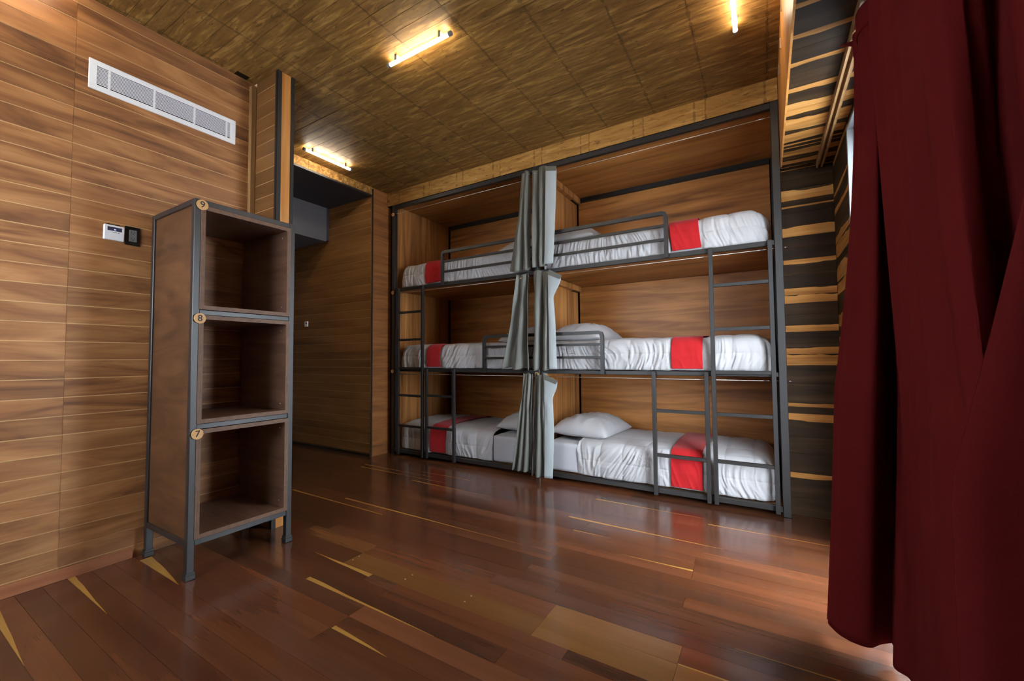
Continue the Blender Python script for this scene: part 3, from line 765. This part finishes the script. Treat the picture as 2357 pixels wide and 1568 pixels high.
def quilt_disp(seed, A=.014, W=1.25, flat=None):
    def f(U, V, N):
        fl_ = 1.0
        if flat: fl_ = 1-.75*np.clip((U-flat[0]+.03)/.03, 0, 1)*np.clip((flat[1]+.03-U)/.03, 0, 1)
        qu = np.abs(np.sin(math.pi*(U-.02+.012*(vn(V*9, U*3, seed)-.5))/.195)); qv = np.abs(np.sin(math.pi*(V-.155+.010*(vn(U*8, V*3, seed+1)-.5))/.20))
        puff = A*(np.minimum(qu, 1)**.30*np.minimum(qv, 1)**.30)
        front = np.clip(1-np.abs(N[..., 2])*1.15, 0, 1)
        sl = 1.4*(vn(U*2.3, V*2, seed+5)-.5)
        wx = U+sl*V
        n1 = vn(wx*42, V*5, seed+2); n2 = vn(wx*85+n1, V*9, seed+3)
        rid = 1-np.abs(2*n1-1); rid2 = 1-np.abs(2*n2-1)
        m = .6+.8*vn(U*3.5, V*3, seed+7)
        wr = W*(front*.0085+.0014)*m*(rid**1.5-.5) + W*(front*.0035+.0008)*m*(rid2-.5)
        big = .012*(vn(U*3.1, V*2.4, seed+4)-.5)
        return (puff+wr)*fl_+big
    return f
def runner_disp(seed, big):
    def f(U, V, N):
        front = np.clip(1-np.abs(N[..., 2])*1.15, 0, 1)
        n1 = vn((U+.35*V)*22, V*4, seed); n2 = vn(U*50, V*8, seed+1)
        return .0185 + front*.006*((1-np.abs(2*n1-1))-.5) + .002*(n2-.5) + .012*(vn(U*3.1, V*2.4, big+4)-.5)
    return f
tiers = [(.073, .298, 'bottom'), (1.017, .262, 'middle'), (1.973, .268, 'top')]
def make_pillow(name, ctr, size, rot, seed, label):
    n = 44; a = np.linspace(-1, 1, n); U, V = np.meshgrid(a, a, indexing='ij')
    sx, sy, h = size
    q = np.clip((1-np.abs(U)**3.0)*(1-np.abs(V)**3.0), 0, 1)**.55
    ex = 1-.07*(1-V**2)*0 - .05*np.cos(V*math.pi/2); ey = 1-.05*np.cos(U*math.pi/2)
    wr = .10*(vn(U*5+9, V*5, seed)-.5) + .07*(1-q)*((1-np.abs(2*vn(U*9, V*9, seed+1)-1))-.5) + .10*(1-np.abs(2*vn((U+V)*4, (U-V)*1.6, seed+2)-1))**2
    top = np.stack([U*ex*sx/2, V*ey*sy/2, h*.72*q*(1+wr)], 2)
    bot = np.stack([U*ex*sx/2, V*ey*sy/2, -h*.28*q], 2)
    me = bpy.data.meshes.new(name); idx = np.arange(n*n).reshape(n, n); F = []
    for i in range(n-1):
        for j in range(n-1): F.append((idx[i, j], idx[i+1, j], idx[i+1, j+1], idx[i, j+1]))
    nb = n*n; bidx = {}
    vb = []
    for i in range(n):
        for j in range(n):
            if i in (0, n-1) or j in (0, n-1): bidx[(i, j)] = int(idx[i, j])
            else: bidx[(i, j)] = nb+len(vb); vb.append(bot[i, j])
    for i in range(n-1):
        for j in range(n-1): F.append((bidx[(i, j)], bidx[(i, j+1)], bidx[(i+1, j+1)], bidx[(i+1, j)]))
    V_ = np.concatenate([top.reshape(-1, 3), np.array(vb)])
    me.from_pydata(V_.tolist(), [], [tuple(int(k) for k in f) for f in F])
    for p in me.polygons: p.use_smooth = True
    o = link(name, me, M['linen'], None, ctr); o.rotation_euler = rot
    tag(o, label, 'pillow', 'white bunk pillows'); return o
sd = 100
for ti, (zb_, H, tn) in enumerate(tiers):
    for side in ('left', 'right'):
        sd += 17
        xf = .162 if side == 'left' else 3.964
        xh = {('left', 0): 1.52, ('right', 0): 2.44, ('left', 1): 1.985, ('left', 2): 1.985}.get((side, ti), 2.125)
        sg = 1 if xf > xh else -1
        # mattress with its sheet, showing past the duvet near the pillow
        mx0, mx1 = (.215, 2.015) if side == 'left' else (2.125, 3.905)
        bm = bmesh.new(); badd(bm, mx0-3, mx1-3, YF+.046, YK-.065, .014, H-.058)
        if ti == 0:   # the head end shows its tucked sheet, flush with the duvet
            if side == 'right': badd(bm, mx0-3, xh+.012-3, YF-.004, YK-.03, .006, H-.030)
            else: badd(bm, xh-.012-3, mx1-3, YF-.004, YK-.03, .006, H-.030)
        bmesh.ops.bevel(bm, geom=list(bm.edges), offset=.035, segments=4, affect='EDGES', profile=.6)
        m_ = link('mattress', fin(bm, 'mattress', 0, True), M['sheet'], None, (3, 0, zb_))
        tag(m_, f'white sheeted mattress of the {tn} bunk in the {side} bay, mostly under its duvet', 'mattress', 'bunk mattresses')
        Lx = abs(xf-xh)
        # red runner
        rx0, rx1 = {('left', 0): (.905, .680), ('left', 1): (.830, .630), ('left', 2): (.835, .600), ('right', 0): (3.246, 3.480), ('right', 1): (3.270, 3.502), ('right', 2): (3.285, 3.505)}[(side, ti)]
        fl2 = (min(abs(rx0-xh), abs(rx1-xh)), max(abs(rx0-xh), abs(rx1-xh)))
        us = np.concatenate([np.arange(0, Lx-.13, .0065), np.linspace(Lx-.13, Lx-.13+.13*math.pi/2+.10, 46)])
        P, U, V = duvet_surface(xh, xf, H, us, 230, quilt_disp(sd, flat=fl2))
        P[..., 2] += zb_
        d_ = grid_mesh('duvet', P, M['linen'], None)
        tag(d_, f'white quilted duvet with wrinkled front on the {tn} bunk of the {side} bay', 'duvet', 'white bunk duvets')
        us2 = np.linspace(abs(rx0-xh), abs(rx1-xh), 46)
        P2, U2, V2 = duvet_surface(xh, xf, H, us2, 230, runner_disp(sd+3, sd))
        lean = .02*sg if side == 'right' and ti == 2 else 0
        P2[..., 2] += zb_; P2[..., 0] += -lean*(P2[..., 2]-zb_-.1)/.2
        r_ = grid_mesh('bed_runner', P2[:, 8:-7], M['red'], None, solid=.004)
        tag(r_, f'red cloth runner across the foot of the {tn} bunk in the {side} bay', 'bed runner', 'red bed runners')
        # pillow
        zt = zb_+H
        if side == 'right':
            c = {0: (2.41, .50, zt+.040), 1: (2.365, .50, zt+.040), 2: (2.33, .50, zt+.040)}[ti]
            make_pillow('pillow', c, ((.58, .54, .50)[ti], .72, .20), (0, R(.8), R(-4+ti*2)), sd+5, f'plump white pillow at the head of the {tn} bunk in the right bay')
        else:
            c = {0: (1.72, .52, zt+.040), 1: (1.74, .56, zt+.040), 2: (1.74, .56, zt+.040)}[ti]
            make_pillow('pillow', c, (.54, .70, .19), (0, R(-.8), R(3-ti*2)), sd+5, f'white pillow half hidden by the curtain on the {tn} bunk of the left bay')

# ------------------------------------------------------------------ grey bunk curtains
def sheet_curtain(name, top, bot, z1, z0, nf, amp, seed, y0, label, flap=0, bulge=0):
    nt, ns = 150, 60
    tt = np.linspace(0, 1, nt)
    P = np.zeros((nt, ns, 3))
    ph = seed*.37
    for j in range(ns):
        s = j/(ns-1)
        xa = top[0] + (bot[0]-top[0])*s**1.3; xb = top[1] + (bot[1]-top[1])*s
        w_ = nf*2*math.pi*tt + ph + .5*np.sin(2.2*s+seed) + 2.2*(vn(tt*2.5, np.full_like(tt, s*.8), seed)-.5)
        sharp = np.arcsin(.93*np.sin(w_))/1.2
        A = amp*(.45+.55*min(1, s*3)) * (.7+.6*vn(tt*nf, np.full_like(tt, s*1.5), seed+3))
        P[:, j, 0] = xa + (xb-xa)*tt + .35*amp*np.cos(w_)*np.minimum(1, 4*np.minimum(tt, 1-tt))
        P[:, j, 1] = y0 + A*sharp + .016*(vn(tt*5+s*2.2, np.full_like(tt, s*4.5), seed+9)-.5)*min(1, s*4) + .008*(vn(tt*6, np.full_like(tt, s*3), seed+1)-.5) - bulge*math.sin(math.pi*s)
        zt = z1 + .012*np.sin(w_*.5+seed) + flap*np.clip(tt-.6, 0, 1)
        zb2 = z0 + .012*np.sin(w_*1.0)
        P[:, j, 2] = zt + (zb2-zt)*s
    cu = grid_mesh(name, P, M['grey_cloth'], None, solid=.003)
    o0 = Vector(((top[0]+top[1])/2, y0, z0))
    cu.location = o0
    me = cu.data; me.transform(Matrix.Translation(-o0))
    tag(cu, label, 'curtain', 'grey bunk curtains')
    # eyelets along the hem on the wire
    for k in range(3):
        i = int(nt*(k+.5)/3); p = P[i, 1]
        cyl('eyelet', Vector((p[0], p[1]-.004, p[2]-.012))-o0, Vector((p[0], p[1]+.004, p[2]-.012))-o0, .008, M['chrome'], cu, 12)
    return cu, o0
def liner(cu, o0, xl, xr, z1, z0, y, seed):
    """turned white lining: strips of left and right edges by height"""
    ns = 40; nt = 14; P = np.zeros((nt, ns, 3)); tt = np.linspace(0, 1, nt)
    for j in range(ns):
        s = j/(ns-1); z = z1+(z0-z1)*s
        a = np.interp(s, *zip(*xl)); b = np.interp(s, *zip(*xr))
        P[:, j, 0] = a+(b-a)*tt; P[:, j, 1] = y - .006*np.sin(tt*math.pi) + .012*tt + .006*(vn(tt*2, np.full_like(tt, s*6), seed)-.5)
        P[:, j, 2] = z - .02*tt*(1-s)
    P -= np.array(o0)
    return grid_mesh('lining', P, M['liner'], cu, solid=.003)
def header(cu, o0, pts, y):
    bm = bmesh.new(); vs = [bm.verts.new((p[0]-o0.x, y-o0.y, p[1]-o0.z)) for p in pts]
    f = bm.faces.new(vs); r = bmesh.ops.extrude_face_region(bm, geom=[f])
    for v in r['geom']:
        if isinstance(v, bmesh.types.BMVert): v.co.y += .004
    return link('header_flap', fin(bm, 'header_flap'), M['grey_cloth'], cu)
YCu = -.098
# top tier
c, o = sheet_curtain('bunk_curtain', (1.955, 2.045), (1.800, 2.040), 2.905, 1.965, 2, .034, 3, YCu, 'grey curtain bunched left of the centre post on the top bunk of the left bay')
c, o = sheet_curtain('bunk_curtain', (2.078, 2.255), (2.070, 2.225), 2.905, 1.980, 2, .042, 8, YCu, 'grey curtain with white lining bunched at the top bunk of the right bay')
liner(c, o, [(0, 2.240), (1, 2.215)], [(0, 2.345), (.3, 2.335), (1, 2.300)], 2.862, 1.985, YCu-.045, 2)
header(c, o, [(2.240, 2.845), (2.348, 2.822), (2.350, 2.862), (2.238, 2.890)], YCu-.051)
# middle tier
c, o = sheet_curtain('bunk_curtain', (1.905, 2.030), (1.735, 2.040), 1.925, 1.030, 2, .042, 13, YCu, 'grey curtain gathered left of the centre post on the middle bunk of the left bay')
c, o = sheet_curtain('bunk_curtain', (2.078, 2.265), (2.050, 2.262), 1.935, 1.025, 2, .036, 21, YCu, 'grey curtain with folded white lining at the middle bunk of the right bay')
liner(c, o, [(0, 2.250), (1, 2.255)], [(0, 2.375), (.06, 2.372), (.22, 2.298), (.5, 2.315), (1, 2.326)], 1.885, 1.028, YCu-.045, 5)
header(c, o, [(2.255, 1.885), (2.372, 1.830), (2.392, 1.862), (2.265, 1.930)], YCu-.051)
# bottom tier
c, o = sheet_curtain('bunk_curtain', (1.965, 2.070), (1.852, 2.040), .985, .085, 3, .040, 29, YCu, 'grey curtain bunched by the centre post on the bottom bunk of the left bay')
c, o = sheet_curtain('bunk_curtain', (2.088, 2.215), (2.062, 2.205), .985, .060, 2, .040, 34, YCu-.01, 'grey curtain with turned white lining at the bottom bunk of the right bay')
liner(c, o, [(0, 2.205), (1, 2.195)], [(0, 2.330), (.06, 2.325), (.17, 2.282), (.5, 2.292), (1, 2.275)], .935, .058, YCu-.050, 9)
header(c, o, [(2.205, .935), (2.322, .895), (2.342, .926), (2.215, .978)], YCu-.056)

# ------------------------------------------------------------------ maroon window curtain
K0 = [(4.290, -1.335), (4.272, -1.44), (4.285, -1.575), (4.332, -1.50), (4.312, -1.64), (4.255, -1.78), (4.27, -1.92), (4.262, -2.04), (4.235, -2.22), (4.238, -2.39), (4.262, -2.45), (4.318, -2.36), (4.322, -2.47), (4.26, -2.70), (4.32, -2.80)]
K1 = [(4.165, -1.40), (4.155, -1.57), (4.218, -1.73), (4.312, -1.55), (4.300, -1.70), (4.262, -1.90), (4.248, -2.10), (4.212, -2.34), (4.212, -2.50), (4.240, -2.545), (4.318, -2.37), (4.322, -2.49), (4.24, -2.78), (4.32, -2.90)]
K2 = [(4.108, -1.354), (4.132, -1.440), (4.214, -1.485), (4.300, -1.410), (4.278, -1.570), (4.310, -1.64), (4.262, -1.95), (4.215, -2.30), (4.20, -2.47), (4.230, -2.54), (4.318, -2.37), (4.322, -2.49), (4.24, -2.78), (4.32, -2.90)]
nt, ns = 300, 70
ts = np.linspace(0, len(K0)-1, nt)
A0, A1, A2 = catmull(K0, ts), catmull(K1, ts), catmull(K2, ts)
P = np.zeros((nt, ns, 3))
for j in range(ns):
    s = j/(ns-1); z = 2.446 + (.05-2.446)*s
    if s < .6:
        q = (s/.6)**1.7; XY = A0*(1-q)+A1*q
    else:
        q = (s-.6)/.4; XY = A1*(1-q)+A2*q
    P[:, j, :2] = XY; P[:, j, 2] = z
    fine = (.003+.009*(1-s)**1.5)*np.sin(ts*7.5+np.sin(ts*2.1)*1.5) + .006*(vn(ts*2.2, np.full(nt, s*2.), 77)-.5)
    P[:, j, 0] += fine
mc = grid_mesh('window_curtain', P, M['maroon'], None, solid=.004)
mo = Vector((4.26, -2.0, .05)); mc.data.transform(Matrix.Translation(-mo)); mc.location = mo
tag(mc, 'long maroon window curtain hanging in deep folds at the right', 'curtain')
# stiff heading folded forward at the leading edge
bm = bmesh.new(); pts = [(4.225, -1.335, 2.450), (4.305, -1.345, 2.450), (4.30, -1.345, 2.400), (4.262, -1.350, 2.425)]
vs = [bm.verts.new(Vector(p)-mo) for p in pts]; f = bm.faces.new(vs); r = bmesh.ops.extrude_face_region(bm, geom=[f])
for v in r['geom']:
    if isinstance(v, bmesh.types.BMVert): v.co.y += .006
link('heading_flap', fin(bm, 'heading_flap'), M['maroon'], mc)
hd_ = np.zeros((nt, 4, 3))
for j in range(4):
    hd_[:, j, :2] = A0; hd_[:, j, 0] += .010*np.sin(ts*7.5+np.sin(ts*2.1)*1.5)-.006; hd_[:, j, 2] = 2.450-.03*j
grid_mesh('heading_band', hd_-np.array(mo), M['maroon'], mc, solid=.004)
